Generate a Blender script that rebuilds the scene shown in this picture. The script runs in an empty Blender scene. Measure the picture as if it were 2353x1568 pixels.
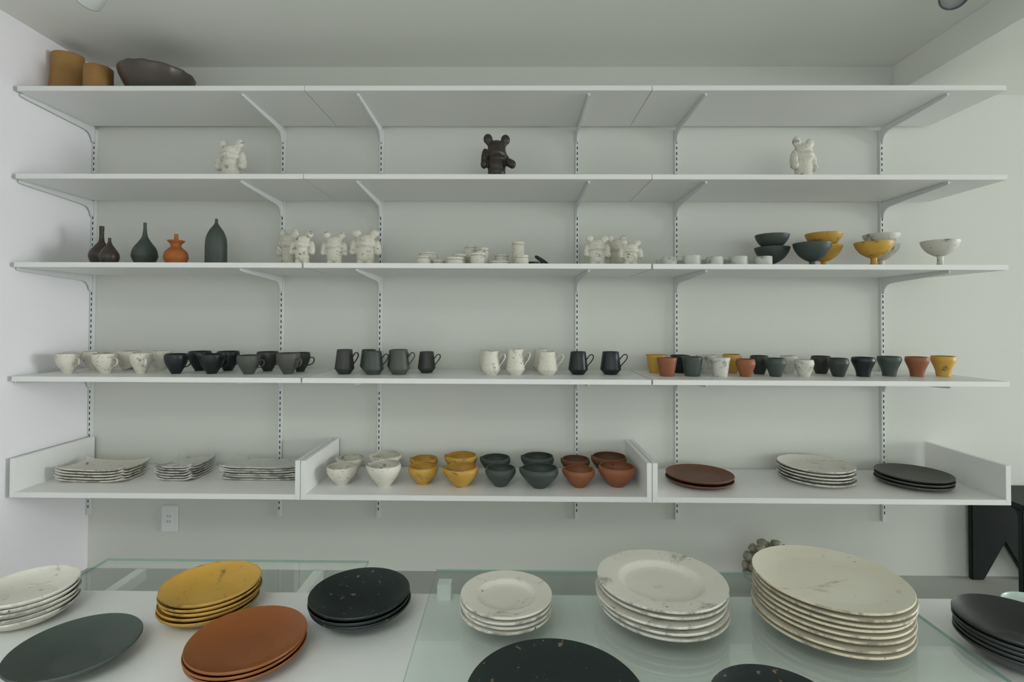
import bpy, bmesh, math, random
from mathutils import Vector, Matrix
random.seed(7)
SC = bpy.context.scene
COL = SC.collection
PI = math.pi

# ------------------------------------------------------------------ camera
CAM = Vector((1.8663, -2.30, 1.1037))
YAW, PIT, ROL = [math.radians(a) for a in (-0.6163, 0.9242, 0.2370)]
F = 1200.0; CX, CY = 1163.06, 714.76           # focal length and principal point, in photo pixels
FWD = Vector((math.sin(YAW)*math.cos(PIT), math.cos(YAW)*math.cos(PIT), math.sin(PIT)))
_r = Vector((math.cos(YAW), -math.sin(YAW), 0)); _u = _r.cross(FWD)
RGT = math.cos(ROL)*_r + math.sin(ROL)*_u
UPV = -math.sin(ROL)*_r + math.cos(ROL)*_u
cd = bpy.data.cameras.new('camera'); cam = bpy.data.objects.new('camera', cd); COL.objects.link(cam)
cd.sensor_width = 36; cd.lens = 36*F/2353; cd.shift_x = (1176.5-CX)/2353; cd.shift_y = (CY-784)/2353; cd.clip_start = 0.02; cd.clip_end = 50
cam.matrix_world = Matrix(((RGT.x, UPV.x, -FWD.x, CAM.x), (RGT.y, UPV.y, -FWD.y, CAM.y), (RGT.z, UPV.z, -FWD.z, CAM.z), (0, 0, 0, 1)))
SC.camera = cam

# ------------------------------------------------------------------ light and exposure
SC.view_settings.view_transform = 'Standard'; SC.view_settings.look = 'None'
SC.view_settings.gamma = 1; SC.view_settings.use_curve_mapping = False
SC.view_settings.exposure = -0.07
w = bpy.data.worlds.new('sky'); SC.world = w; w.use_nodes = True
w.node_tree.nodes['Background'].inputs[0].default_value = (0.80, 0.88, 1.0, 1)
w.node_tree.nodes['Background'].inputs[1].default_value = 1.0
def area(name, loc, rot, sx, sy, power, col):
    l = bpy.data.lights.new(name, 'AREA'); l.shape = 'RECTANGLE'; l.size = sx; l.size_y = sy
    l.energy = power; l.color = col
    o = bpy.data.objects.new(name, l); COL.objects.link(o); o.location = loc; o.rotation_euler = rot
    return o
WX, YF = 12.0, -6.5                                       # side wall with the window, shop front
area('daylight_side_window', (WX+0.2, -2.1, 1.2), (0, PI/2, 0), 1.8, 3.2, 520, (0.975, 0.965, 1.0))
area('daylight_shop_front', (3.6, YF-0.2, 1.2), (PI/2, 0, 0), 5.0, 1.9, 62, (0.97, 1.0, 0.96))
area('added_overhead_fill', (1.3, -3.4, 2.62), (0, 0, 0), 1.7, 1.5, 66, (0.97, 1.0, 0.94))  # fill lamp added above an invented skylight, brightens the horizontal surfaces

# ------------------------------------------------------------------ helpers
def ray(px, py): return RGT*((px-CX)/F) - UPV*((py-CY)/F) + FWD
def at_y(px, py, Y):
    d = ray(px, py); return CAM + d*((Y-CAM.y)/d.y)
def at_z(px, py, Z):
    d = ray(px, py); return CAM + d*((Z-CAM.z)/d.z)

def tag(o, label=None, cat=None, group=None, kind=None):
    if label: o['label'] = label
    if cat: o['category'] = cat
    if group: o['group'] = group
    if kind: o['kind'] = kind
    return o
def link(name, me, mat=None, parent=None, loc=(0, 0, 0), rot=(0, 0, 0), scale=(1, 1, 1)):
    o = bpy.data.objects.new(name, me); COL.objects.link(o)
    if mat is not None and me is not None:
        if len(me.materials) == 0: me.materials.append(mat)
        else:
            o.material_slots[0].link = 'OBJECT'; o.material_slots[0].material = mat
    if parent: o.parent = parent
    o.location = loc; o.rotation_euler = rot; o.scale = scale
    return o
def empty(name, loc=(0, 0, 0), rz=0):
    o = bpy.data.objects.new(name, None); COL.objects.link(o); o.empty_display_size = 0.02
    o.location = loc; o.rotation_euler = (0, 0, rz); return o
def finish(bm, name, smooth=True, angle=40):
    bmesh.ops.recalc_face_normals(bm, faces=bm.faces)
    me = bpy.data.meshes.new(name); bm.to_mesh(me); bm.free()
    if smooth:
        for p in me.polygons: p.use_smooth = True
        me.set_sharp_from_angle(angle=math.radians(angle))
    return me
def add_box(bm, x0, x1, y0, y1, z0, z1):
    v = [bm.verts.new((x, y, z)) for z in (z0, z1) for y in (y0, y1) for x in (x0, x1)]
    fs = []
    for a in ((0, 2, 3, 1), (4, 5, 7, 6), (0, 1, 5, 4), (1, 3, 7, 5), (3, 2, 6, 7), (2, 0, 4, 6)):
        fs.append(bm.faces.new([v[i] for i in a]))
    return fs
def box_mesh(name, x0, x1, y0, y1, z0, z1, bevel=0.0015):
    bm = bmesh.new(); add_box(bm, x0, x1, y0, y1, z0, z1)
    if bevel: bmesh.ops.bevel(bm, geom=list(bm.edges), offset=bevel, segments=2, affect='EDGES')
    return finish(bm, name, bevel > 0, 60)
def prism(name, pts, axis, a, b, bevel=0.0):
    """polygon pts extruded along axis ('x','y' or 'z') from a to b"""
    bm = bmesh.new()
    def mk(p, t):
        return {'x': (t, p[0], p[1]), 'y': (p[0], t, p[1]), 'z': (p[0], p[1], t)}[axis]
    A = [bm.verts.new(mk(p, a)) for p in pts]; B = [bm.verts.new(mk(p, b)) for p in pts]
    bm.faces.new(A); bm.faces.new(B[::-1]); n = len(pts)
    for i in range(n): bm.faces.new((A[i], A[(i+1) % n], B[(i+1) % n], B[i]))
    if bevel:
        bmesh.ops.recalc_face_normals(bm, faces=bm.faces)
        bmesh.ops.bevel(bm, geom=list(bm.edges), offset=bevel, segments=2, affect='EDGES')
    return finish(bm, name, True, 35)
def lathe(name, prof, n=56, fn=None, closed=False):
    """prof = (r, z) list; points with r==0 become poles; fn(r,z,theta)->(x,y,z)"""
    bm = bmesh.new(); rings = []
    for r, z in prof:
        if r < 1e-6: rings.append([bm.verts.new((0, 0, z))])
        else:
            ring = []
            for k in range(n):
                t = 2*PI*k/n
                p = fn(r, z, t) if fn else (r*math.cos(t), r*math.sin(t), z)
                ring.append(bm.verts.new(p))
            rings.append(ring)
    pairs = list(zip(rings, rings[1:]))
    if closed: pairs.append((rings[-1], rings[0]))
    for A, B in pairs:
        if len(A) == 1 and len(B) == 1: continue
        for k in range(n):
            j = (k+1) % n
            if len(A) == 1: bm.faces.new((A[0], B[k], B[j]))
            elif len(B) == 1: bm.faces.new((A[k], A[j], B[0]))
            else: bm.faces.new((A[k], A[j], B[j], B[k]))
    return finish(bm, name, True, 50)
def spline(pts, m=6):
    """Catmull-Rom through 2D/3D points"""
    P = [Vector(p) for p in pts]; out = []
    for i in range(len(P)-1):
        p0 = P[max(i-1, 0)]; p1 = P[i]; p2 = P[i+1]; p3 = P[min(i+2, len(P)-1)]
        for k in range(m):
            t = k/m
            out.append(0.5*((2*p1)+(p2-p0)*t+(2*p0-5*p1+4*p2-p3)*t*t+(3*p1-p0-3*p2+p3)*t**3))
    out.append(P[-1]); return out
def tube(name, path, ra, rb=None, n=8, caps=True):
    """sweep an ellipse (ra along local side, rb along the path's normal) along path"""
    rb = rb or ra; bm = bmesh.new(); rings = []; P = [Vector(p) for p in path]
    up = Vector((0, 1, 0)) if abs(sum((P[i+1]-P[i]).y for i in range(len(P)-1))) < 0.6*sum((P[i+1]-P[i]).length for i in range(len(P)-1)) else Vector((1, 0, 0))
    for i, p in enumerate(P):
        t = (P[min(i+1, len(P)-1)]-P[max(i-1, 0)]).normalized()
        s = (up - t*up.dot(t)).normalized(); q = t.cross(s)
        rings.append([bm.verts.new(p + s*(ra*math.cos(2*PI*k/n)) + q*(rb*math.sin(2*PI*k/n))) for k in range(n)])
    for A, B in zip(rings, rings[1:]):
        for k in range(n): bm.faces.new((A[k], A[(k+1) % n], B[(k+1) % n], B[k]))
    if caps: bm.faces.new(rings[0]); bm.faces.new(rings[-1][::-1])
    return finish(bm, name, True, 60)
def wobble(amp, seed):
    rr = random.Random(seed); ph = [(k, rr.uniform(0, 2*PI), rr.uniform(-1, 1)/k) for k in (2, 3, 4, 5)]
    def f(t): return 1 + amp*sum(a*math.sin(k*t+p) for k, p, a in ph)
    return f
def vessel_profile(outer, t, floor):
    """outer (r,z) from foot to rim; wall thickness t; returns closed profile"""
    o = [(p[0], p[1]) for p in outer]
    R, H = o[-1]
    inner = []
    for r, z in reversed(o):
        if z > floor + 0.004: inner.append((max(r-t, 0.002), z))
    # lip: shift first inner point, rounded
    lip = [(R-0.15*t, H+0.25*t), (R-0.5*t, H+0.4*t), (R-0.85*t, H+0.25*t)]
    ri = inner[-1][0] if inner else R*0.5
    return [(0, 0.0015)] + [(o[0][0]*0.8, 0.0015), (o[0][0]*0.86, 0)] + o + lip + inner + [(ri*0.75, floor+0.001), (ri*0.35, floor), (0, floor)]
def sp2(pts, m=5): return [(p[0], p[1]) for p in spline([(a, b, 0) for a, b in pts], m)]

# ------------------------------------------------------------------ materials
def new_mat(name):
    m = bpy.data.materials.new(name); m.use_nodes = True
    nt = m.node_tree; return m, nt, nt.nodes['Principled BSDF']
def plain(name, col, rough=0.5, bump=0.0, bscale=200.0, var=0.0, vscale=3.0, metallic=0.0, spec=0.5):
    m, nt, b = new_mat(name); N = nt.nodes; L = nt.links
    b.inputs['Base Color'].default_value = (*col, 1); b.inputs['Roughness'].default_value = rough
    b.inputs['Metallic'].default_value = metallic; b.inputs['Specular IOR Level'].default_value = spec
    tc = N.new('ShaderNodeTexCoord')
    if var:
        no = N.new('ShaderNodeTexNoise'); no.inputs['Scale'].default_value = vscale; no.inputs['Detail'].default_value = 5
        L.new(tc.outputs['Object'], no.inputs['Vector'])
        mx = N.new('ShaderNodeMix'); mx.data_type = 'RGBA'
        mx.inputs['A'].default_value = (*[c*(1-var) for c in col], 1); mx.inputs['B'].default_value = (*[min(1, c*(1+var)) for c in col], 1)
        L.new(no.outputs['Fac'], mx.inputs['Factor']); L.new(mx.outputs['Result'], b.inputs['Base Color'])
    if bump:
        nb = N.new('ShaderNodeTexNoise'); nb.inputs['Scale'].default_value = bscale; nb.inputs['Detail'].default_value = 4
        L.new(tc.outputs['Object'], nb.inputs['Vector'])
        bp = N.new('ShaderNodeBump'); bp.inputs['Strength'].default_value = bump; bp.inputs['Distance'].default_value = 0.002
        L.new(nb.outputs['Fac'], bp.inputs['Height']); L.new(bp.outputs['Normal'], b.inputs['Normal'])
    return m
def glaze(name, base, alt, smear, specks, rough=0.55, s_lo=0.60, s_hi=0.72, scale=16.0, stretch=(1, 1, 2.2), sp_lo=0.70, bump=0.25, alt_amt=0.5):
    """hand-brushed ceramic glaze: mottled base, smeared dark patches, little specks; differs per object"""
    m, nt, b = new_mat(name); N = nt.nodes; L = nt.links
    tc = N.new('ShaderNodeTexCoord'); oi = N.new('ShaderNodeObjectInfo')
    mul = N.new('ShaderNodeVectorMath'); mul.operation = 'SCALE'; mul.inputs[0].default_value = (37.0, 91.0, 53.0)
    L.new(oi.outputs['Random'], mul.inputs['Scale'])
    mp = N.new('ShaderNodeMapping'); mp.inputs['Scale'].default_value = stretch
    L.new(tc.outputs['Object'], mp.inputs['Vector'])
    add = N.new('ShaderNodeVectorMath'); add.operation = 'ADD'
    L.new(mp.outputs['Vector'], add.inputs[0]); L.new(mul.outputs['Vector'], add.inputs[1])
    def noise(sc, det=5.0, ro=0.55, dist=0.0):
        n = N.new('ShaderNodeTexNoise'); n.inputs['Scale'].default_value = sc; n.inputs['Detail'].default_value = det
        n.inputs['Roughness'].default_value = ro; n.inputs['Distortion'].default_value = dist
        L.new(add.outputs['Vector'], n.inputs['Vector']); return n
    def rng(src, lo, hi):
        r = N.new('ShaderNodeMapRange'); r.inputs['From Min'].default_value = lo; r.inputs['From Max'].default_value = hi
        r.interpolation_type = 'SMOOTHSTEP'; L.new(src, r.inputs['Value']); return r.outputs['Result']
    def mix(fac, a, bcol):
        x = N.new('ShaderNodeMix'); x.data_type = 'RGBA'; L.new(fac, x.inputs['Factor'])
        if isinstance(a, tuple): x.inputs['A'].default_value = (*a, 1)
        else: L.new(a, x.inputs['A'])
        x.inputs['B'].default_value = (*bcol, 1); return x.outputs['Result']
    n1 = noise(scale*0.45, 4); c = mix(rng(n1.outputs['Fac'], 0.35, 0.35+alt_amt), base, alt)
    n2 = noise(scale, 6, 0.62, 0.8); n2b = noise(scale*5, 4, 0.7)
    am = N.new('ShaderNodeMath'); am.operation = 'MULTIPLY_ADD'; am.inputs[1].default_value = 0.22
    L.new(n2b.outputs['Fac'], am.inputs[0]); L.new(n2.outputs['Fac'], am.inputs[2])
    c = mix(rng(am.outputs[0], s_lo+0.11, s_hi+0.11), c, smear)
    n3 = noise(scale*6, 3, 0.6); c = mix(rng(n3.outputs['Fac'], sp_lo, sp_lo+0.04), c, specks)
    L.new(c, b.inputs['Base Color'])
    b.inputs['Roughness'].default_value = rough; b.inputs['Specular IOR Level'].default_value = 0.4
    bp = N.new('ShaderNodeBump'); bp.inputs['Strength'].default_value = bump; bp.inputs['Distance'].default_value = 0.003
    L.new(n2.outputs['Fac'], bp.inputs['Height']); L.new(bp.outputs['Normal'], b.inputs['Normal'])
    return m
M = {}
M['wall'] = plain('wall_paint', (0.685, 0.693, 0.640), 0.85, 0.12, 260, 0.012, 1.5)
M['wall_lit'] = plain('wall_paint_brightened', (0.88, 0.862, 0.885), 0.85, 0.12, 260, 0.012, 1.5)  # left wall: extra brightness from light put into a whiter base colour
M['ceil'] = plain('ceiling_paint', (0.88, 0.885, 0.83), 0.9, 0.1, 260)
M['floor'] = plain('concrete_floor', (0.42, 0.43, 0.395), 0.55, 0.15, 60, 0.16, 2.2)
M['shelf'] = plain('white_laminate', (0.825, 0.825, 0.805), 0.42, 0.03, 300, 0.01, 6)
M['metal'] = plain('white_powder_coat', (0.73, 0.745, 0.735), 0.45)
M['slot'] = plain('slot_shadow', (0.015, 0.016, 0.017), 0.8)
M['board'] = plain('white_table_board', (0.80, 0.81, 0.80), 0.38, 0.02, 300, 0.012, 4)
M['plastic'] = plain('white_plastic', (0.80, 0.80, 0.80), 0.4)
M['black_wood'] = plain('black_stained_wood', (0.004, 0.010, 0.008), 0.5, 0.1, 120, 0.2, 12, 0.0, 0.35)
M['dark_in'] = plain('black_baffle', (0.012, 0.014, 0.014), 0.5)
M['lens'] = plain('frosted_lens', (0.42, 0.43, 0.40), 0.35)
M['white'] = glaze('white_brushed_glaze', (0.72, 0.695, 0.605), (0.64, 0.60, 0.50), (0.24, 0.225, 0.195), (0.12, 0.085, 0.065), 0.55, 0.575, 0.70, 21, (1, 1, 1.5), 0.645)
M['white_plate'] = glaze('white_plate_glaze', (0.72, 0.70, 0.62), (0.65, 0.62, 0.53), (0.22, 0.21, 0.20), (0.20, 0.14, 0.11), 0.42, 0.55, 0.78, 9, (1, 1.5, 3), 0.69)
M['cream'] = glaze('cream_plate_glaze', (0.72, 0.69, 0.585), (0.66, 0.61, 0.47), (0.30, 0.27, 0.23), (0.24, 0.17, 0.12), 0.42, 0.59, 0.80, 8, (1, 1.8, 3), 0.71)
M['grey_white'] = glaze('grey_streaked_white_glaze', (0.66, 0.65, 0.58), (0.56, 0.555, 0.50), (0.20, 0.205, 0.19), (0.15, 0.10, 0.075), 0.5, 0.525, 0.72, 16, (1, 1, 1.0), 0.66)
M['yellow'] = glaze('yellow_glaze', (0.60, 0.355, 0.065), (0.52, 0.29, 0.05), (0.16, 0.11, 0.05), (0.10, 0.07, 0.04), 0.45, 0.575, 0.70, 15, (1, 1, 2), 0.68)
M['ochre'] = glaze('ochre_glaze', (0.37, 0.20, 0.058), (0.29, 0.15, 0.045), (0.16, 0.085, 0.035), (0.12, 0.07, 0.03), 0.55, 0.64, 0.85, 9)
M['rust'] = glaze('rust_glaze', (0.29, 0.105, 0.045), (0.22, 0.08, 0.04), (0.08, 0.045, 0.03), (0.07, 0.04, 0.03), 0.5, 0.64, 0.85, 12)
M['brown'] = glaze('brown_glaze', (0.155, 0.068, 0.038), (0.125, 0.055, 0.032), (0.07, 0.035, 0.022), (0.06, 0.03, 0.02), 0.55, 0.66, 0.9, 12)
M['orange'] = glaze('orange_glaze', (0.40, 0.125, 0.03), (0.33, 0.10, 0.025), (0.14, 0.05, 0.02), (0.10, 0.05, 0.03), 0.6, 0.68, 0.9, 12)
M['orange_plate'] = glaze('burnt_orange_glaze', (0.27, 0.085, 0.020), (0.215, 0.068, 0.018), (0.11, 0.045, 0.02), (0.09, 0.05, 0.035), 0.33, 0.66, 0.9, 8, (1, 1, 2))
M['slate'] = glaze('slate_glaze', (0.058, 0.077, 0.068), (0.047, 0.063, 0.056), (0.036, 0.046, 0.042), (0.09, 0.10, 0.09), 0.5, 0.64, 0.9, 12, (1, 1, 2), 0.80)
M['grey'] = glaze('grey_glaze', (0.085, 0.088, 0.076), (0.066, 0.070, 0.062), (0.045, 0.048, 0.043), (0.12, 0.11, 0.09), 0.5, 0.64, 0.9, 12, (1, 1, 2), 0.80)
M['charcoal'] = glaze('charcoal_glaze', (0.040, 0.043, 0.040), (0.032, 0.034, 0.032), (0.022, 0.024, 0.023), (0.07, 0.06, 0.05), 0.45, 0.64, 0.9, 12, (1, 1, 2), 0.80)
M['black'] = glaze('black_glaze', (0.013, 0.020, 0.021), (0.010, 0.016, 0.016), (0.012, 0.013, 0.013), (0.10, 0.07, 0.045), 0.36, 0.70, 0.9, 12, (1, 1, 2), 0.70)
M['black_plate'] = glaze('black_plate_glaze', (0.010, 0.018, 0.018), (0.008, 0.014, 0.014), (0.018, 0.018, 0.017), (0.16, 0.11, 0.075), 0.40, 0.62, 0.8, 10, (1, 1, 2), 0.645)
M['bronze'] = glaze('dark_bronze_glaze', (0.045, 0.034, 0.029), (0.032, 0.028, 0.026), (0.020, 0.020, 0.019), (0.25, 0.17, 0.10), 0.38, 0.58, 0.8, 18, (1, 1, 1.4), 0.655)
M['dark_bowl'] = glaze('smoky_bowl_glaze', (0.085, 0.065, 0.050), (0.075, 0.080, 0.078), (0.04, 0.045, 0.045), (0.14, 0.13, 0.12), 0.32, 0.6, 0.85, 9)
M['smoke_plate'] = glaze('smoky_plate_glaze', (0.030, 0.033, 0.033), (0.024, 0.027, 0.027), (0.02, 0.022, 0.022), (0.12, 0.11, 0.10), 0.30, 0.66, 0.9, 9, (1, 1, 2), 0.77)
M['bud'] = glaze('olive_bud_glaze', (0.34, 0.33, 0.25), (0.27, 0.26, 0.19), (0.10, 0.105, 0.08), (0.3, 0.28, 0.22), 0.4, 0.62, 0.85, 20)
for k_, c_ in (('white', (0.72, 0.695, 0.605)), ('white_plate', (0.70, 0.68, 0.60)), ('cream', (0.66, 0.585, 0.43)), ('grey_white', (0.62, 0.61, 0.55)), ('yellow', (0.50, 0.29, 0.06))):
    M[k_+'_worn'] = glaze(k_+'_worn_rim', c_, tuple(0.85*v for v in c_), tuple(0.36*v for v in c_), (0.13, 0.11, 0.09), 0.6, 0.46, 0.66, 11, (1, 1, 1), 0.67)
def wear(me, mat, test):
    """glaze broken through on the edges that test() picks"""
    if mat+'_worn' not in M: return me
    me.materials.append(M[mat]); me.materials.append(M[mat+'_worn'])
    for p in me.polygons:
        if test(p): p.material_index = 1
    return me
M['rim_dark'] = plain('dark_lid_line', (0.06, 0.06, 0.055), 0.6)
M['mint'] = plain('celadon_glaze', (0.50, 0.60, 0.54), 0.3, 0.05, 60, 0.05, 12)
def glass_mat(name, tint):
    """thin architectural glass: tinted pass-through with a Fresnel reflection"""
    m, nt, b = new_mat(name); N = nt.nodes; L = nt.links
    tr = N.new('ShaderNodeBsdfTransparent'); tr.inputs[0].default_value = (*tint, 1)
    gl = N.new('ShaderNodeBsdfGlossy'); gl.inputs['Roughness'].default_value = 0.01; gl.inputs['Color'].default_value = (0.95, 1, 0.97, 1)
    lw = N.new('ShaderNodeLayerWeight'); lw.inputs['Blend'].default_value = 0.5
    pw = N.new('ShaderNodeMath'); pw.operation = 'POWER'; pw.inputs[1].default_value = 5.0; L.new(lw.outputs['Facing'], pw.inputs[0])
    ma = N.new('ShaderNodeMath'); ma.operation = 'MULTIPLY_ADD'; ma.inputs[1].default_value = 0.95; ma.inputs[2].default_value = 0.045; L.new(pw.outputs[0], ma.inputs[0])
    mx = N.new('ShaderNodeMixShader'); L.new(ma.outputs[0], mx.inputs[0]); L.new(tr.outputs[0], mx.inputs[1]); L.new(gl.outputs[0], mx.inputs[2])
    L.new(mx.outputs[0], N['Material Output'].inputs['Surface']); return m
M['glass'] = glass_mat('green_sheet_glass', (0.962, 0.987, 0.972))
M['pane'] = glass_mat('window_glass', (0.97, 0.985, 0.98))
m, nt, b_ = new_mat('green_glass_edge'); b_.inputs['Base Color'].default_value = (0.16, 0.33, 0.28, 1); b_.inputs['Roughness'].default_value = 0.15
_tr = nt.nodes.new('ShaderNodeBsdfTransparent'); _tr.inputs[0].default_value = (0.72, 0.88, 0.82, 1); _mx = nt.nodes.new('ShaderNodeMixShader'); _mx.inputs[0].default_value = 0.5
nt.links.new(_tr.outputs[0], _mx.inputs[1]); nt.links.new(b_.outputs[0], _mx.inputs[2]); nt.links.new(_mx.outputs[0], nt.nodes['Material Output'].inputs['Surface'])
M['glass_edge'] = m
M['frame'] = plain('window_frame_paint', (0.55, 0.56, 0.55), 0.5)

# ------------------------------------------------------------------ the room
XL, H = 0.0, 2.2245
def structure(name, me, mat, parent=None):
    o = link(name, me, mat, parent)
    if not parent: o['kind'] = 'structure'
    return o
structure('floor', box_mesh('floor', XL-0.1, WX+0.1, YF-0.1, 0.1, -0.1, 0, 0), M['floor'])
SK = (0.5, 2.1, -4.1, -2.7)                               # ceiling opening added out of view to let the overhead fill in
bm = bmesh.new()
add_box(bm, XL-0.1, SK[0], YF-0.1, 0.1, H, H+0.1); add_box(bm, SK[1], WX+0.1, YF-0.1, 0.1, H, H+0.1)
add_box(bm, SK[0], SK[1], YF-0.1, SK[2], H, H+0.1); add_box(bm, SK[0], SK[1], SK[3], 0.1, H, H+0.1)
structure('ceiling', finish(bm, 'ceiling', False), M['ceil'])
structure('wall_back', box_mesh('wall_back', XL-0.1, WX+0.1, 0, 0.1, 0, H, 0), M['wall'])
structure('wall_left', box_mesh('wall_left', XL-0.1, XL, YF, 0, 0, H, 0), M['wall_lit'])
def wall_with_hole(name, axis, pos, a0, a1, h0, h1, z0, z1):
    bm = bmesh.new()
    def bxx(u0, u1, w0, w1):
        if axis == 'x': add_box(bm, pos, pos+0.1, u0, u1, w0, w1)
        else: add_box(bm, u0, u1, pos-0.1, pos, w0, w1)
    bxx(a0, h0, 0, H); bxx(h1, a1, 0, H); bxx(h0, h1, 0, z0); bxx(h0, h1, z1, H)
    return structure(name, finish(bm, name, False), M['wall'])
wall_with_hole('wall_right', 'x', WX, YF, 0, -3.7, -0.5, 0.30, 2.08)
wall_with_hole('wall_front', 'y', YF, XL, WX, 1.1, 6.1, 0.25, 2.12)
def window(name, axis, pos, h0, h1, z0, z1, bars):
    r = empty(name, (pos+0.05, (h0+h1)/2, z0) if axis == 'x' else ((h0+h1)/2, pos-0.05, z0)); r['kind'] = 'structure'
    def piece(n, u0, u1, w0, w1, t, m):
        c = (h0+h1)/2
        me = box_mesh(n, -t, t, u0-c, u1-c, w0-z0, w1-z0, 0) if axis == 'x' else box_mesh(n, u0-c, u1-c, -t, t, w0-z0, w1-z0, 0)
        link(n, me, m, r)
    fw = 0.05
    piece('window_frame', h0, h0+fw, z0, z1, 0.03, M['frame']); piece('window_frame', h1-fw, h1, z0, z1, 0.03, M['frame'])
    piece('window_frame', h0+fw, h1-fw, z0, z0+fw, 0.03, M['frame']); piece('window_frame', h0+fw, h1-fw, z1-fw, z1, 0.03, M['frame'])
    xs = [h0+fw] + [h0+(h1-h0)*k/bars for k in range(1, bars)] + [h1-fw]
    for k in range(bars):
        piece('pane', xs[k]+0.02, xs[k+1]-0.02, z0+fw, z1-fw, 0.003, M['pane'])
        if k: piece('mullion', xs[k]-0.02, xs[k]+0.02, z0+fw, z1-fw, 0.03, M['frame'])
window('window_1', 'x', WX, -3.7, -0.5, 0.30, 2.08, 3)
window('window_2', 'y', YF, 1.1, 6.1, 0.25, 2.12, 3)
sky = empty('added_skylight', (1.3, -3.4, H+0.06)); sky['kind'] = 'structure'  # made-up skylight, unseen, framing the opening for the overhead fill
for n_, d_ in (('window_frame', (-0.8, -0.75, -0.7, 0.7)), ('window_frame', (0.75, 0.8, -0.7, 0.7)), ('window_frame', (-0.75, 0.75, -0.7, -0.65)), ('window_frame', (-0.75, 0.75, 0.65, 0.7))):
    link(n_, box_mesh(n_, *d_, -0.03, 0.03, 0), M['frame'], sky)
link('pane', box_mesh('pane', -0.75, 0.75, -0.65, 0.65, -0.003, 0.003, 0), M['pane'], sky)
structure('trim_1', box_mesh('ceiling_beam', 3.537, 4.9, YF, 0, 2.099, H, 0.001), M['ceil'])

# ------------------------------------------------------------------ wall outlet
c = at_y(392, 1191, 0)
ol = tag(empty('wall_outlet', (c.x, 0, c.z)), 'white double power outlet on the back wall under the lowest tier', 'outlet')
link('cover_plate', box_mesh('cover_plate', -0.036, 0.036, -0.009, 0, -0.058, 0.058, 0.003), M['plastic'], ol)
fm = box_mesh('socket', -0.011, 0.011, -0.0105, -0.008, -0.022, 0.022, 0.0007); sk = link('socket', fm, M['plastic'], ol)
sm_ = box_mesh('blade_slot', -0.001, 0.001, -0.0108, -0.010, -0.0045, 0.0045, 0)
for dx in (-0.0055, 0.0055):
    for dz in (-0.011, 0.012): link('blade_slot', sm_, M['slot'], sk, (dx, 0, dz))

# ------------------------------------------------------------------ shelving
UX = [0.0095, 0.8521, 1.2873, 2.1517, 2.5865, 3.4791]
ORD = ['first', 'second', 'third', 'fourth', 'fifth', 'sixth']
UB, UT = 0.236, 1.94
ZT = [1.9674, 1.6386, 1.309, 0.8849]; TH = 0.0185
YS, YB = -0.3856, -0.030
um = box_mesh('upright_channel', -0.008, 0.008, -0.014, 0, UB, UT, 0.001)
bm = bmesh.new(); z = UB+0.038
while z < UT-0.02:
    add_box(bm, -0.0021, 0.0021, -0.0144, -0.0120, z-0.0062, z+0.0062); z += 0.0240
slots_me = finish(bm, 'slots', False)
for i, x in enumerate(UX):
    r = tag(empty('shelf_upright', (x, 0, 0)), 'white slotted wall upright, ' + ORD[i] + ' from the side wall', 'upright', 'slotted uprights on the back wall')
    link('channel', um, M['metal'], r); s = link('slots', slots_me, M['slot'], r); s['kind'] = 'stuff'
TIER = ['top tier', 'second tier', 'third tier', 'fourth tier']
on = [['carrying the ochre jars and dark wide bowl', 'with nothing standing on it, between two joints', 'with nothing standing on it, under the ceiling beam'],
      ['carrying one pale bear', 'carrying the dark bear', 'carrying one pale bear, at the open end'],
      ['carrying bottle vases and bears', 'carrying small lidded jars and bears', 'carrying footed bowls and little dishes'],
      ['carrying pale and dark teacups', 'carrying tall mugs', 'carrying handleless cups']]
JX = [0.018, 1.0942, 2.3798, 3.6714]
gap = [0.0008, 0.0008, 0.003, 0.003]
br_prof = [(-0.362, 0.0), (-0.362, -0.009), (-0.345, -0.012), (-0.075, -0.026)] + \
          [(-0.0145-0.048*math.cos(a)-0.012, -0.072+0.045*math.sin(a)) for a in [PI/2*k/7 for k in range(7, -1, -1)] if False] + \
          [(-0.055, -0.029), (-0.043, -0.034), (-0.034, -0.042), (-0.028, -0.053), (-0.025, -0.066), (-0.0145, -0.070), (-0.0145, 0.0)]
br_me = prism('bracket_arm', br_prof, 'x', -0.0035, 0.0035, 0.0006)
fl_me = box_mesh('bracket_flange', -0.009, 0.009, -0.358, -0.032, -0.0022, -0.0002, 0.0005)
for k, zt in enumerate(ZT):
    for j in range(3):
        g0 = 0 if j == 0 else gap[k]; g1 = 0 if j == 2 else gap[k]
        o = link('shelf_board', box_mesh('shelf_board', JX[j]+g0, JX[j+1]-g1, YS, YB, zt-TH, zt, 0.0008), M['shelf'])
        tag(o, 'white shelf board of the ' + TIER[k] + ' ' + on[k][j], 'shelf', 'white shelf boards')
    for i, x in enumerate(UX):
        r = tag(empty('shelf_bracket', (x, 0, zt-TH)), 'white bracket on the ' + ORD[i] + ' upright from the side wall, under the ' + TIER[k], 'bracket', 'white shelf brackets')
        link('arm', br_me, M['metal'], r); link('flange', fl_me, M['metal'], r)
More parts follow.
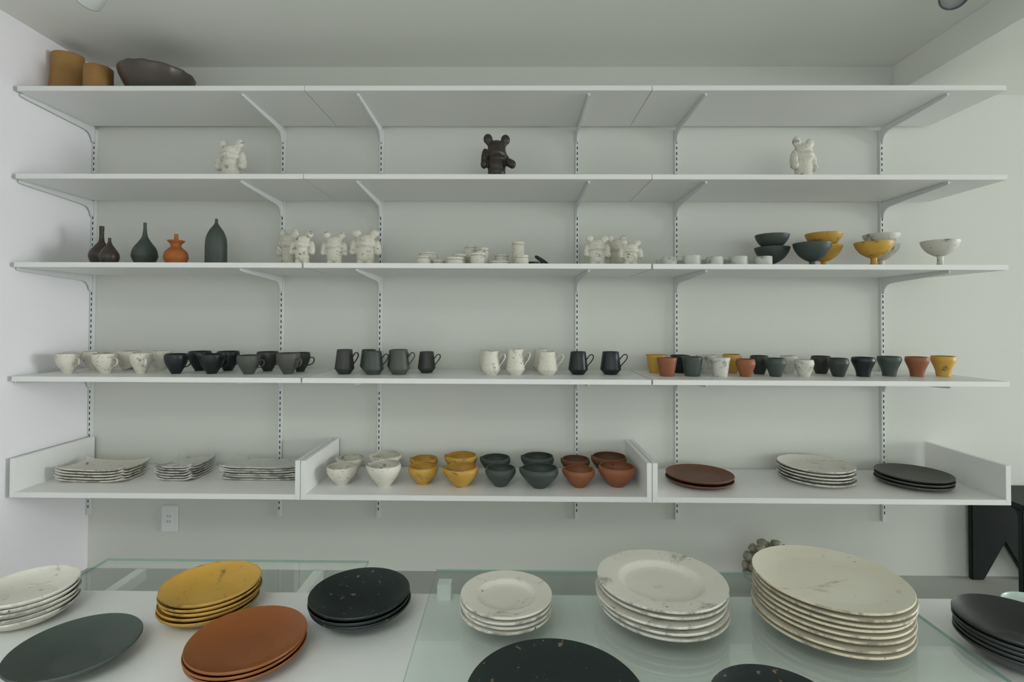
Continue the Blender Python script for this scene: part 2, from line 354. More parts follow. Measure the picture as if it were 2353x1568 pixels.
# trays of the lowest tier
ZTR = 0.4395; TTR = 0.0191; TY0 = -0.3856
tray_lab = ['white open tray shelf holding three stacks of rectangular plates', 'white open tray shelf holding rows of small bowls', 'white open tray shelf holding three stacks of round plates']
for j in range(3):
    x0, x1 = JX[j] + (0.0 if j == 0 else 0.001), JX[j+1] - (0.0 if j == 2 else 0.001)
    r = tag(empty('tray_shelf', ((x0+x1)/2, 0, ZTR)), tray_lab[j], 'shelf', 'white tray shelves of the lowest tier')
    hw = (x1-x0)/2; pt = 0.0185
    link('base_board', box_mesh('base_board', -hw+pt, hw-pt, TY0, -0.0155, 0, TTR, 0.0008), M['shelf'], r)
    pr = [(TY0, 0), (TY0, 0.1424), (-0.0155, 0.1424), (-0.0155, 0)]
    link('side_panel', prism('side_panel', pr, 'x', -hw, -hw+pt, 0.0008), M['shelf'], r)
    link('side_panel', prism('side_panel', pr, 'x', hw-pt, hw, 0.0008), M['shelf'], r)
ZTT = ZTR + TTR

# ------------------------------------------------------------------ low display table, glass sheets
ZB = 0.35
tag(link('display_table_top', box_mesh('display_table_top', 0.35, 3.75, -1.55, -0.857, ZB-0.018, ZB, 0.0015), M['board']), 'long low white table top carrying the plate stacks', 'table top')
for x, l_ in ((0.720, 'white trestle under the lower glass sheet, nearest the side wall'), (1.271, 'white trestle under the lower glass sheet, behind the black bowls'),
              (2.35, 'white trestle hidden under the white table top, near the cream plates'), (3.3, 'white trestle hidden under the white table top, near the charcoal bowls')):
    tr_ = tag(empty('trestle', (x, -1.1, 0)), l_, 'trestle', 'white trestles under the low table')
    low = x < 1.5; yb = (-0.676 if low else -0.93)+1.1; zt_ = ZB-(0.0265 if low else 0.018)
    link('beam', box_mesh('beam', -0.0155, 0.0155, -0.38, yb, ZB-0.058, zt_, 0.001), M['board'], tr_)
    for y in (-0.34, 0.08): link('leg', box_mesh('leg', -0.0155, 0.0155, y-0.0155, y+0.0155, 0, ZB-0.058, 0.001), M['board'], tr_)
def glass_sheet(name, x0, x1, y0, y1, z0, t, label):
    bm = bmesh.new(); fs = add_box(bm, x0, x1, y0, y1, z0, z0+t)
    for i, f in enumerate(fs): f.material_index = 0 if i < 2 else 1
    me = bpy.data.meshes.new(name); bmesh.ops.recalc_face_normals(bm, faces=bm.faces); bm.to_mesh(me); bm.free()
    me.materials.append(M['glass']); me.materials.append(M['glass_edge'])
    o = bpy.data.objects.new(name, me); COL.objects.link(o); return tag(o, label, 'glass sheet')
glass_sheet('glass_sheet', 0.574, 1.413, -1.45, -0.626, ZB-0.0265, 0.0082, 'green tinted glass sheet lying on two white beams behind the yellow plates')
GZ0 = ZB+0.042; GT = 0.008; ZG = GZ0+GT
glass_sheet('glass_sheet', 1.658, 2.846, -1.52, -0.8225, GZ0, GT, 'green tinted glass sheet raised on white blocks under the cream plates')
bl = box_mesh('spacer_block', -0.0185, 0.0185, -0.018, 0.018, 0, 0.0418, 0.001)
for x, y, l_ in ((1.688, -0.876, 'beside the black bowls'), (2.80, -0.876, 'behind the cream plates'), (1.70, -1.47, 'beside the large black plates'), (2.80, -1.47, 'beside the charcoal bowls')):
    tag(link('spacer_block', bl, M['board'], None, (x, y, ZB)), 'small white block holding up the corner of the raised glass ' + l_, 'block', 'white blocks under the raised glass')

# ------------------------------------------------------------------ generic ceramics
def px_item(x0, x1, ytop, z, ybase=None, Y=None, base_r=0.5):
    """real position and size of a round thing on a shelf of height z from its outline in the photograph"""
    xc = (x0+x1)/2
    if Y is None:
        p = at_z(xc, ybase, z); Y = p.y
        dd = (Vector((xc, 0, 0)), 0)
    for it in range(3):
        p = at_y(xc, ytop, Y); d = Y-CAM.y; th = math.atan((p.x-CAM.x)/d)
        r = (x1-x0)*0.5*d/F*math.cos(th)
        if ybase is not None and it == 0:
            q = at_z(xc, ybase, z); Y = q.y + r*base_r*0.95
    return p.x, Y, r, p.z - z
RIMS = {}
def cup_with_handle(x0, x1, yr, yb, mat, label, group, ang=-20, kind=0, seed=1):
    """tapered teacup"""
    X, Y, r, h = px_item(x0, x1, yr, ZT[3], yb, None, 0.42)
    R = r*1.0
    out = sp2([(R*0.40, 0), (R*0.43, h*0.05), (R*0.64, h*0.25), (R*0.90, h*0.54), (R*0.995, h*0.78), (R*0.985, h*0.94), (R*0.95, h)], 5)
    wf = wobble(0.012, seed)
    me = lathe('cup', vessel_profile(out, 0.0035, 0.006), 48, lambda rr, z, t: (rr*wf(t)*math.cos(t), rr*wf(t)*math.sin(t), z))
    e = tag(empty('teacup', (X, Y, ZT[3]), math.radians(ang)), label, 'cup', group)
    wear(me, mat, lambda p: p.center.z > h*0.985)
    link('cup_body', me, M[mat], e)
    pts = [(R*0.90, 0, h*0.66), (R*1.16, 0, h*0.76), (R*1.42, 0, h*0.74), (R*1.50, 0, h*0.60), (R*1.36, 0, h*0.46), (R*1.05, 0, h*0.37), (R*0.66, 0, h*0.34)]
    link('handle', tube('handle', spline(pts, 5), 0.0042, 0.0022, 8), M[mat], e)
def mug(x0, x1, yr, yb, mat, label, group, ang=-12, seed=1, Y=None, yb_in=None):
    X, Y, r, h = px_item(x0, x1, yr, ZT[3], yb, Y, 0.62)
    R = r
    out = [(R*0.60, 0), (R*0.62, h*0.012), (R*0.98, h*0.205), (R, h*0.235), (R*0.975, h*0.32), (R*0.905, h*0.55), (R*0.835, h*0.80), (R*0.785, h)]
    wf = wobble(0.008, seed)
    me = lathe('mug', vessel_profile(out, 0.0035, 0.006), 48, lambda rr, z, t: (rr*wf(t)*math.cos(t), rr*wf(t)*math.sin(t), z))
    e = tag(empty('tall_mug', (X, Y, ZT[3]), math.radians(ang)), label, 'mug', group)
    wear(me, mat, lambda p: p.center.z > h*0.99)
    link('mug_body', me, M[mat], e)
    pts = [(R*0.93, 0, h*0.34), (R*1.12, 0, h*0.46), (R*1.42, 0, h*0.62), (R*1.60, 0, h*0.78), (R*1.50, 0, h*0.88), (R*1.27, 0, h*0.88), (R*1.04, 0, h*0.77), (R*0.85, 0, h*0.66)]
    link('handle', tube('handle', spline(pts, 5), 0.0042, 0.0021, 8), M[mat], e)
    return e
def cup(x0, x1, yr, yb, mat, label, group, shape, seed=1):
    X, Y, r, h = px_item(x0, x1, yr, ZT[3], yb, None, 0.66)
    R = r
    if shape == 'cone': out = [(R*0.68, 0), (R*0.71, h*0.03)] + [(R*(0.71+0.29*t), h*(0.03+0.97*t)) for t in (0.15, 0.3, 0.5, 0.7, 0.85, 1)]
    elif shape == 'round': out = sp2([(R*0.52, 0), (R*0.56, h*0.03), (R*0.78, h*0.36), (R*0.97, h*0.66), (R, h*0.80), (R*0.95, h*0.93), (R*0.90, h)], 5)
    else: out = sp2([(R*0.56, 0), (R*0.57, h*0.04), (R*0.60, h*0.18), (R*0.70, h*0.40), (R*0.88, h*0.64), (R*0.99, h*0.80), (R*0.995, h*0.90), (R*0.95, h)], 5)
    wf = wobble(0.012, seed)
    me = lathe('cup', vessel_profile(out, 0.0035, 0.006), 48, lambda rr, z, t: (rr*wf(t)*math.cos(t), rr*wf(t)*math.sin(t), z))
    wear(me, mat, lambda p: p.center.z > h*0.99)
    tag(link('handleless_cup', me, M[mat], None, (X, Y, ZT[3]), (0, 0, random.uniform(0, 6))), label, 'cup', group)

# fourth tier: teacups
G = 'teacups with handles on the fourth tier'
for i, (a, b, yr, yb, m, l, an) in enumerate([
    (125, 190, 813, 859, 'white', 'pale speckled teacup nearest the side wall, in the front row', -18),
    (187, 247, 808, 852, 'white', 'pale speckled teacup nearest the side wall, in the back row', -15),
    (210, 276, 813, 859, 'white', 'pale speckled teacup in the front row, second from the side wall', -18),
    (264, 325, 807, 852, 'white', 'pale speckled teacup in the back row, second from the side wall', -15),
    (297, 353, 812, 859, 'white', 'pale speckled teacup in front beside a black teacup, its round handle turned forward', -40),
    (341, 398, 807, 852, 'white', 'pale speckled teacup in the back row, behind the first black teacup', -12),
    (376, 434, 814, 860, 'black', 'glossy black teacup in the front row beside the pale teacups', -5),
    (431, 488, 808, 853, 'black', 'glossy black teacup in the back row beside the pale teacups', -5),
    (457, 518, 814, 860, 'black', 'black teacup with a brown fleck in the front row, beside a grey teacup', -5),
    (497, 552, 808, 853, 'black', 'glossy black teacup in the back row, behind the first grey teacup', -5),
    (543, 601, 817, 861, 'grey', 'matte grey teacup in the front row beside the black teacups', -8),
    (589, 642, 809, 854, 'charcoal', 'charcoal teacup in the back row between two grey teacups', -8),
    (634, 691, 812, 861, 'grey', 'matte grey teacup in front with its handle in clear view, near the tall mugs', -22),
    (667, 714, 811, 855, 'charcoal', 'charcoal teacup in the back row nearest the tall mugs, thin handle pointing at them', -4)]):
    cup_with_handle(a, b, yr, yb, M and m, l, G, an, 0, i)
G = 'tall mugs on the fourth tier'
for i, (a, b, yr, yb, m, l, an) in enumerate([
    (769, 815, 804, 861, 'charcoal', 'dark grey tall mug standing alone beside the teacups', -14),
    (827, 868, 804, 853, 'charcoal', 'dark grey tall mug in the back, behind the second front mug', -14),
    (833, 882, 808, 862, 'slate', 'slate grey tall mug second in front from the teacups', -14),
    (890, 930, 805, 853, 'charcoal', 'dark tall mug almost hidden behind the brownish grey mug', -14),
    (893, 942, 804, 862, 'grey', 'brownish grey tall mug, third in front from the teacups', -14),
    (960, 1001, 809, 858, 'charcoal', 'small dark grey tall mug beside the pale mugs', -8),
    (1101, 1140, 804, 854, 'white', 'pale tall mug at the back, nearest the dark grey mugs', -14),
    (1107, 1151, 807, 863, 'white', 'pale tall mug with brushed cross strokes, nearest the dark grey mugs', -24),
    (1168, 1206, 806, 854, 'white', 'pale tall mug hidden behind the middle pale mug', -8),
    (1163, 1207, 803, 863, 'white', 'pale tall mug in the middle of the pale mugs, front row', -22),
    (1224, 1262, 803, 854, 'white', 'pale tall mug at the back, nearest the black mugs', -14),
    (1235, 1281, 809, 863, 'white', 'pale tall mug in front, nearest the black mugs', -10),
    (1306, 1351, 809, 862, 'black', 'black tall mug beside the pale mugs', -22),
    (1379, 1427, 809, 862, 'black', 'black tall mug beside the yellow conical cup', -6)]):
    mug(a, b, yr, yb, m, l, G, an, i+20)
G = 'handleless cups on the fourth tier'
for i, (a, b, yr, yb, m, s, l) in enumerate([
    (1485, 1531, 816, 858, 'yellow', 'cone', 'yellow conical cup in the back row beside the black mug'),
    (1509, 1556, 823, 866, 'rust', 'cone', 'rust red conical cup in the front row'),
    (1540, 1585, 817, 858, 'black', 'cone', 'black conical cup in the back row'),
    (1566, 1615, 821, 866, 'slate', 'cone', 'slate grey conical cup in the front row'),
    (1599, 1649, 817, 859, 'grey_white', 'cone', 'pale streaked conical cup in the back row'),
    (1632, 1678, 822, 867, 'grey_white', 'cone', 'pale streaked conical cup in the front row'),
    (1659, 1704, 815, 859, 'yellow', 'round', 'yellow rounded cup in the back row'),
    (1690, 1736, 826, 867, 'rust', 'round', 'rust red rounded cup in the front row'),
    (1722, 1767, 818, 861, 'charcoal', 'round', 'charcoal rounded cup behind the rust red and slate cups'),
    (1758, 1806, 824, 867, 'slate', 'round', 'slate grey rounded cup in the front row, between rust red and pale cups'),
    (1791, 1833, 818, 860, 'grey_white', 'round', 'pale rounded cup in the back row'),
    (1824, 1871, 827, 867, 'grey_white', 'round', 'pale rounded cup with dark smears in the front row'),
    (1862, 1911, 819, 860, 'charcoal', 'round', 'charcoal rounded cup in the back row beside the flared cups'),
    (1901, 1951, 824, 867, 'charcoal', 'round', 'charcoal rounded cup in the front row beside the flared cups'),
    (1955, 2012, 822, 867, 'black', 'flare', 'black flared cup with a narrow foot'),
    (2014, 2072, 820, 866, 'slate', 'flare', 'grey green flared cup with a narrow foot'),
    (2078, 2136, 821, 867, 'rust', 'flare', 'rust brown flared cup with a narrow foot'),
    (2137, 2197, 819, 867, 'yellow', 'flare', 'yellow flared cup with a narrow foot, at the end of the row')]):
    cup(a, b, yr, yb, m, l, G, s, i+50)

# ------------------------------------------------------------------ third tier
Z3 = ZT[2]
def vase(x0, x1, ytop, Y, prof, mat, label, kind='bottle_vase', parts=None):
    X, Y, r, h = px_item(x0, x1, ytop, Z3, None, Y)
    out = sp2([(a*r, b*h) for a, b in prof], 6)
    rn = out[-1][0]
    full = [(0, 0)] + out + [(rn*0.8, h+0.0015), (rn*0.6, h), (rn*0.55, h-0.02), (0, h-0.03)]
    wf = wobble(0.01, x0)
    me = lathe('vase', full, 48, lambda rr, z, t: (rr*wf(t)*math.cos(t), rr*wf(t)*math.sin(t), z))
    return tag(link(kind, me, M[mat], None, (X, Y, Z3)), label, 'vase', 'vases on the third tier'), r, h
vase(203, 265, 521, -0.20, [(0.5, 0), (0.72, 0.05), (1.0, 0.24), (0.92, 0.38), (0.55, 0.52), (0.27, 0.62), (0.20, 0.72), (0.19, 0.85), (0.21, 1)], 'bronze', 'dark metallic vase with a long neck, half hidden by a small vase')
vase(227, 277, 548, -0.285, [(0.5, 0), (0.78, 0.06), (1.0, 0.27), (0.93, 0.44), (0.6, 0.62), (0.28, 0.78), (0.16, 0.9), (0.17, 1)], 'bronze', 'small dark metallic drop vase in front of the long necked vase')
vase(301, 366, 513, -0.22, [(0.52, 0), (0.70, 0.05), (0.97, 0.20), (1.0, 0.28), (0.86, 0.42), (0.50, 0.56), (0.24, 0.68), (0.155, 0.80), (0.125, 0.92), (0.135, 1)], 'slate', 'slate grey drop vase with a tall thin neck')
vase(471, 524, 504, -0.22, [(0.96, 0), (1.0, 0.04), (1.0, 0.30), (0.99, 0.48), (0.90, 0.62), (0.66, 0.75), (0.34, 0.85), (0.17, 0.91), (0.135, 0.96), (0.13, 1)], 'slate', 'slate grey bottle vase with straight sides and a pointed shoulder')
X, Y, r, h = px_item(375, 435, 538, Z3, None, -0.24)
e = tag(empty('flanged_vase', (X, Y, Z3)), 'orange gourd vase with a wide flat collar and small stopper', 'vase', 'vases on the third tier')
o_ = sp2([(0.55, 0), (0.74, 0.05), (0.98, 0.22), (1.0, 0.32), (0.86, 0.46), (0.52, 0.57), (0.42, 0.62), (0.46, 0.68), (0.62, 0.745), (0.70, 0.765), (0.70, 0.795), (0.58, 0.80), (0.2, 0.79)], 5)
link('vase_body', lathe('flanged', [(0, 0)] + [(a*r, b*h) for a, b in o_] + [(0, 0.785*h)], 48), M['orange'], e)
link('stopper', lathe('stopper', [(0, 0.78*h), (0.19*r, 0.78*h), (0.17*r, 0.90*h), (0.16*r, 0.99*h), (0.12*r, h), (0, h)], 24), M['orange'], e, (0.0, 0, 0))

# bears: plain rounded bear figurines, one continuous skin each
def bear_mesh(name, bent=False, snout=1.0):
    bm = bmesh.new()
    def ell(c, s, rot=(0, 0, 0)):
        mt = Matrix.Translation(c) @ Matrix.Rotation(rot[1], 4, 'Y') @ Matrix.Rotation(rot[0], 4, 'X') @ Matrix.Diagonal((*s, 1))
        bmesh.ops.create_uvsphere(bm, u_segments=20, v_segments=14, radius=1, matrix=mt)
    # unit height 1, front is -Y
    ell((0, 0, 0.38), (0.205, 0.17, 0.25)); ell((0, -0.005, 0.26), (0.20, 0.165, 0.16))
    for s in (-1, 1):
        ell((s*0.105, -0.01, 0.11), (0.095, 0.115, 0.13)); ell((s*0.108, -0.05, 0.045), (0.09, 0.125, 0.05))
        ell((s*0.195, 0.0, 0.895), (0.105, 0.072, 0.105)); ell((s*0.145, 0.0, 0.81), (0.085, 0.065, 0.07))
    ell((0, 0, 0.69), (0.205, 0.18, 0.19)); ell((0, -0.02, 0.60), (0.225, 0.19, 0.125))
    ell((0, -0.15, 0.61), (0.115*snout, 0.085*snout, 0.078))
    ell((-0.275, 0.0, 0.52), (0.074, 0.09, 0.20), (0, 0.08)); ell((-0.215, 0, 0.60), (0.07, 0.07, 0.06)); ell((-0.283, -0.025, 0.40), (0.078, 0.095, 0.09))
    if bent:
        ell((0.215, -0.02, 0.50), (0.08, 0.08, 0.11), (0, -0.5)); ell((0.285, -0.10, 0.42), (0.10, 0.11, 0.085), (0, 0.5)); ell((0.33, -0.15, 0.385), (0.085, 0.085, 0.085))
    else:
        ell((0.275, 0.0, 0.52), (0.074, 0.09, 0.20), (0, -0.08)); ell((0.215, 0, 0.60), (0.07, 0.07, 0.06)); ell((0.283, -0.025, 0.40), (0.078, 0.095, 0.09))
    me = bpy.data.meshes.new(name+'_raw'); bm.to_mesh(me); bm.free()
    o = bpy.data.objects.new(name+'_raw', me); COL.objects.link(o)
    rm = o.modifiers.new('r', 'REMESH'); rm.mode = 'VOXEL'; rm.voxel_size = 0.017
    sm = o.modifiers.new('s', 'SMOOTH'); sm.factor = 0.5; sm.iterations = 5
    dg = bpy.context.evaluated_depsgraph_get()
    out = bpy.data.meshes.new_from_object(o.evaluated_get(dg)); out.name = name
    bpy.data.objects.remove(o); bpy.data.meshes.remove(me)
    zs = [v.co.z for v in out.vertices]; z0 = min(zs); zz = max(zs)-z0
    for v in out.vertices: v.co.z = max(0, (v.co.z-z0-0.006)/ (zz-0.006))
    for p in out.polygons: p.use_smooth = True
    out.materials.append(M['white'])
    return out
BEAR = bear_mesh('bear'); BEAR_BENT = bear_mesh('bear_bent', True); BEAR_PLAIN = bear_mesh('bear_plain', False, 0.55)
def scaled(me, s, mat):
    m2 = me.copy(); m2.transform(Matrix.Diagonal((s[0], s[1], s[2], 1))); m2.materials.clear(); m2.materials.append(mat); return m2
def bear(x0, x1, ytop, z, Y, yaw, mat, label, me=None, span=0.70, group='bear figurines on the shelves'):
    xc = (x0+x1)/2; p = at_y(xc, ytop, Y); h = p.z-z; d = Y-CAM.y
    th = math.atan((p.x-CAM.x)/d); wd = (x1-x0)*d/F*math.cos(th)
    sx = wd/span
    m2 = scaled(me or BEAR, (sx, min(sx, h)*1.0, h), M[mat])
    tag(link('bear_figurine', m2, None, None, (p.x, Y, z), (0, 0, yaw)), label, 'figurine', group)
bear(490, 574, 320, ZT[1], -0.21, -0.10, 'white', 'pale speckled bear figurine alone on the second tier, near the side wall')
bear(1102, 1181, 309, ZT[1], -0.21, 0.12, 'bronze', 'dark bronze bear figurine with one arm reaching forward', BEAR_BENT, 0.76)
bear(1804, 1887, 317, ZT[1], -0.21, 0.35, 'white', 'pale speckled bear figurine alone on the second tier, near the open end')
bear(632, 696, 526, Z3, -0.12, -0.25, 'white', 'pale bear figurine with dark smears, at the back of a pair')
bear(664, 727, 531, Z3, -0.235, 0.0, 'white', 'pale bear figurine in front of its twin beside the bottle vase')
bear(736, 803, 533, Z3, -0.20, 0.05, 'white', 'plain pale bear figurine standing alone between two groups of bears', BEAR_PLAIN)
bear(803, 878, 528, Z3, -0.20, 0.05, 'white', 'pale bear figurine with a dark smear on its chest, beside the lidded jars')
bear(1340, 1404, 541, Z3, -0.22, 0.1, 'white', 'pale bear figurine covered in brown specks')
bear(1388, 1445, 541, Z3, -0.12, 0.1, 'white', 'creamy pale bear figurine at the back of a group of three', BEAR_PLAIN)
bear(1420, 1478, 552, Z3, -0.255, 0.05, 'white', 'smallest pale bear figurine with a smooth head, in front of the others')

# lidded jars
def jar(x0, x1, ytop, Y, label, lid=0.010, gap_=0.0012):
    X, Y, r, h = px_item(x0, x1, ytop, Z3, None, Y)
    e = tag(empty('lidded_jar', (X, Y, Z3), random.uniform(0, 6)), label, 'jar', 'small lidded jars on the third tier')
    lid = min(lid, h*0.38); hb = h-lid-gap_
    wf = wobble(0.008, x0); fn = lambda rr, z, t: (rr*wf(t)*math.cos(t), rr*wf(t)*math.sin(t), z)
    link('jar_body', lathe('jar_body', [(0, 0), (r*0.90, 0), (r*0.97, 0.002), (r*0.985, hb*0.5), (r*0.97, hb-0.0015), (r*0.95, hb), (0, hb)], 40, fn), M['white'], e)
    link('seam', lathe('seam', [(0, hb-0.001), (r*0.945, hb-0.001), (r*0.945, hb+gap_+0.001), (0, hb+gap_+0.001)], 40, fn), M['rim_dark'], e)
    link('lid', lathe('lid', [(0, hb+gap_), (r*0.97, hb+gap_), (r*0.985, hb+gap_+0.0015), (r*0.98, h-0.0025), (r*0.93, h), (r*0.5, h+0.001), (0, h+0.0012)], 40, fn), M['white'], e)
for a, b, yt, Yj, l in [
    (958, 991, 590, -0.28, 'small pale lidded jar in front of the wide flat jar'),
    (961, 1006, 581, -0.20, 'wide flat pale lidded jar, at the end beside the bears'),
    (991, 1024, 598, -0.25, 'low pale lidded pot between the wide jars'),
    (1024, 1068, 592, -0.28, 'wide pale lidded jar with a small brown mark'),
    (1039, 1074, 585, -0.19, 'pale lidded jar behind the wide marked jar'),
    (1067, 1097, 565, -0.13, 'tall pale lidded jar at the back of the cluster'),
    (1092, 1124, 571, -0.185, 'tall pale lidded jar behind the square marked jar'),
    (1081, 1116, 582, -0.28, 'pale lidded jar with blocky dark brush marks'),
    (1137, 1169, 586, -0.17, 'pale smudged lidded jar behind the flat dish'),
    (1124, 1173, 601, -0.265, 'very flat pale lidded dish between the jars'),
    (1176, 1206, 557, -0.19, 'tallest pale cylindrical lidded jar'),
    (1183, 1215, 587, -0.285, 'small pale lidded jar in front of the tallest jar')]:
    jar(a, b, yt, Yj, l, 0.010 if 'flat' not in l else 0.007)
p = at_y(1229, 603, -0.24)
tag(link('flat_dish', lathe('flat_dish', [(0, 0), (0.026, 0), (0.029, 0.010), (0.029, 0.0205), (0.0, 0.021)], 36), M['black'], None, (p.x, -0.24, Z3)), 'small flat black dish under the leaning lid', 'dish')
p = at_y(1240, 599, -0.235)
tag(link('leaning_lid', lathe('leaning_lid', [(0, -0.004), (0.026, -0.005), (0.030, -0.004), (0.031, 0.003), (0.028, 0.005), (0, 0.0055)], 36), M['black'], None, (p.x+0.007, -0.235, Z3+0.029), (0, 0.56, 0)), 'black round lid leaning at a slant on a small dish', 'lid')
# little dishes
dsh = [(1507, 1538, 598, -0.22, 0, 0), (1520, 1556, 592, -0.275, 1, 0), (1556, 1590, 600, -0.22, 0, 1), (1568, 1610, 589, -0.275, 1, 1), (1611, 1645, 598, -0.22, 0, 2), (1622, 1662, 592, -0.275, 1, 2),
       (1663, 1698, 598, -0.22, 0, 3), (1675, 1718, 591, -0.275, 1, 3), (1721, 1756, 600, -0.22, 0, 4), (1733, 1775, 591, -0.275, 1, 4)]
ords = ['first', 'second', 'third', 'fourth', 'fifth']
for a, b, yt, Yd, fr, i in dsh:
    X, Y, r, h = px_item(a, b, yt, Z3, None, Yd)
    out = [(r*0.86, 0), (r*0.95, 0.003), (r, h*0.4), (r*0.99, h)]
    wf = wobble(0.03, a)
    me = lathe('dish', vessel_profile(out, 0.004, 0.006), 40, lambda rr, z, t: (rr*wf(t)*math.cos(t), rr*wf(t)*math.sin(t), z))
    tag(link('little_dish', me, M['grey_white'], None, (X, Y, Z3)), 'little pale dish in the ' + ('front' if fr else 'back') + ' row, ' + ords[i] + ' from the bears', 'dish', 'little pale dishes on the third tier')
# footed bowls
def footed(x0, x1, ytop, Y, mat, label, zoff=0.0, bowl_h=None, seed=1):
    X, Y, r, h = px_item(x0, x1, ytop, Z3, None, Y)
    h -= zoff
    e = tag(empty('footed_bowl', (X, Y, Z3+zoff)), label, 'bowl', 'footed bowls on the third tier')
    fh = h*0.30 if bowl_h is None else max(h-bowl_h, 0.012)
    wf = wobble(0.012, seed); fn = lambda rr, z, t: (rr*wf(t)*math.cos(t), rr*wf(t)*math.sin(t), z)
    bh = h-fh
    out = sp2([(r*0.16, fh), (r*0.36, fh+bh*0.09), (r*0.66, fh+bh*0.32), (r*0.88, fh+bh*0.64), (r*0.97, fh+bh*0.88), (r*0.995, h)], 5)
    prof = vessel_profile(out, 0.0035, fh+0.006)
    prof = [(0, fh+0.0008), (r*0.13, fh+0.0008)] + prof[3:]
    link('bowl', lathe('footed_bowl', prof, 56, fn), M[mat], e)
    link('foot', lathe('foot', sp2([(r*0.22, 0), (r*0.215, fh*0.2), (r*0.155, fh*0.65), (r*0.17, fh*1.05)], 4)[::1] + [(0, fh*1.05)], 32) if False else
         lathe('foot', [(0, 0)] + sp2([(r*0.23, 0), (r*0.215, fh*0.15), (r*0.155, fh*0.65), (r*0.18, fh+0.003)], 4) + [(0, fh+0.003)], 32), M[mat], e)
    return fh+0.0065
FZ = footed(1732, 1816, 570, -0.17, 'slate', 'slate footed bowl under another, beside the little dishes', 0, 0.064, 1)
footed(1733, 1815, 541, -0.17, 'slate', 'slate footed bowl resting inside another slate bowl', FZ, 0.060, 2)
FZ = footed(1849, 1937, 566, -0.14, 'yellow', 'yellow footed bowl under another, behind the slate bowl', 0, 0.064, 3)
footed(1848, 1937, 538, -0.14, 'yellow', 'yellow footed bowl resting inside another yellow bowl', FZ, 0.060, 4)
footed(1820, 1912, 560, -0.27, 'slate', 'slate footed bowl standing in front of the yellow stack', 0, 0.070, 5)
FZ = footed(1980, 2069, 564, -0.14, 'grey_white', 'pale footed bowl under another, behind the streaked yellow bowl', 0, 0.064, 6)
footed(1980, 2069, 540, -0.14, 'grey_white', 'pale footed bowl resting inside another pale bowl', FZ, 0.058, 7)
footed(1960, 2055, 558, -0.27, 'yellow', 'yellow footed bowl with dark streaks, in front of the pale stack', 0, 0.060, 8)
footed(2112, 2208, 555, -0.24, 'grey_white', 'pale streaked footed bowl standing alone at the open end', 0, 0.060, 9)

# ------------------------------------------------------------------ top tier
Z1 = ZT[0]
X, Y, r, h = px_item(112, 201, 131, Z1, None, -0.20)
wf = wobble(0.02, 3)
def jarfn(rr, z, t): 
    k = 1+0.035*math.cos(2*t+0.6)
    return (rr*k*wf(t)*math.cos(t), rr/k*wf(t)*math.sin(t), z + (0.004*math.cos(t-0.4) if z > 0.1 else 0))
me = lathe('pot', vessel_profile(sp2([(r*1.13, 0), (r*1.11, 0.012), (r*1.01, h*0.35), (r*0.93, h*0.7), (r*0.935, h)], 5), 0.006, 0.008), 56, jarfn)
tag(link('tall_pot', me, M['ochre'], None, (X, Y, Z1)), 'tall ochre brown cylindrical pot on the top shelf', 'pot')
X, Y, r, h = px_item(190, 263, 158, Z1, None, -0.265)
def facet(rr, z, t):
    a = (t+0.35) % (2*PI/7) - PI/7
    k = math.cos(PI/7)/math.cos(a)*0.35 + 0.65
    return (rr*k*math.cos(t), rr*k*math.sin(t), z)
me = lathe('pot', vessel_profile([(r*0.99, 0), (r*1.02, 0.006), (r*1.03, h*0.5), (r*1.02, h)], 0.006, 0.008), 56, facet)
tag(link('faceted_pot', me, M['ochre'], None, (X, Y, Z1)), 'short ochre pot with cut facets on the top shelf', 'pot')
d_ = -0.20; p = at_y(362, 172, d_)
r = 0.135; h = p.z-Z1
wf = wobble(0.012, 9)
def wav(rr, z, t):
    k = 1+0.006*math.sin(17*t)*max(0, z/h-0.6)*2.5
    return (rr*wf(t)*k*math.cos(t), rr*wf(t)*k*math.sin(t), z*(1+0.010*math.sin(13*t)*(1 if z > 0.8*h else 0)))
me = lathe('bowl', vessel_profile(sp2([(r*0.42, 0), (r*0.50, 0.006), (r*0.74, h*0.36), (r*0.92, h*0.70), (r, h*0.95), (r*0.985, h)], 5), 0.006, 0.010), 90, wav)
tag(link('wide_bowl', me, M['dark_bowl'], None, (p.x, d_, Z1)), 'wide smoky brown bowl with a wavy rim on the top shelf', 'bowl')

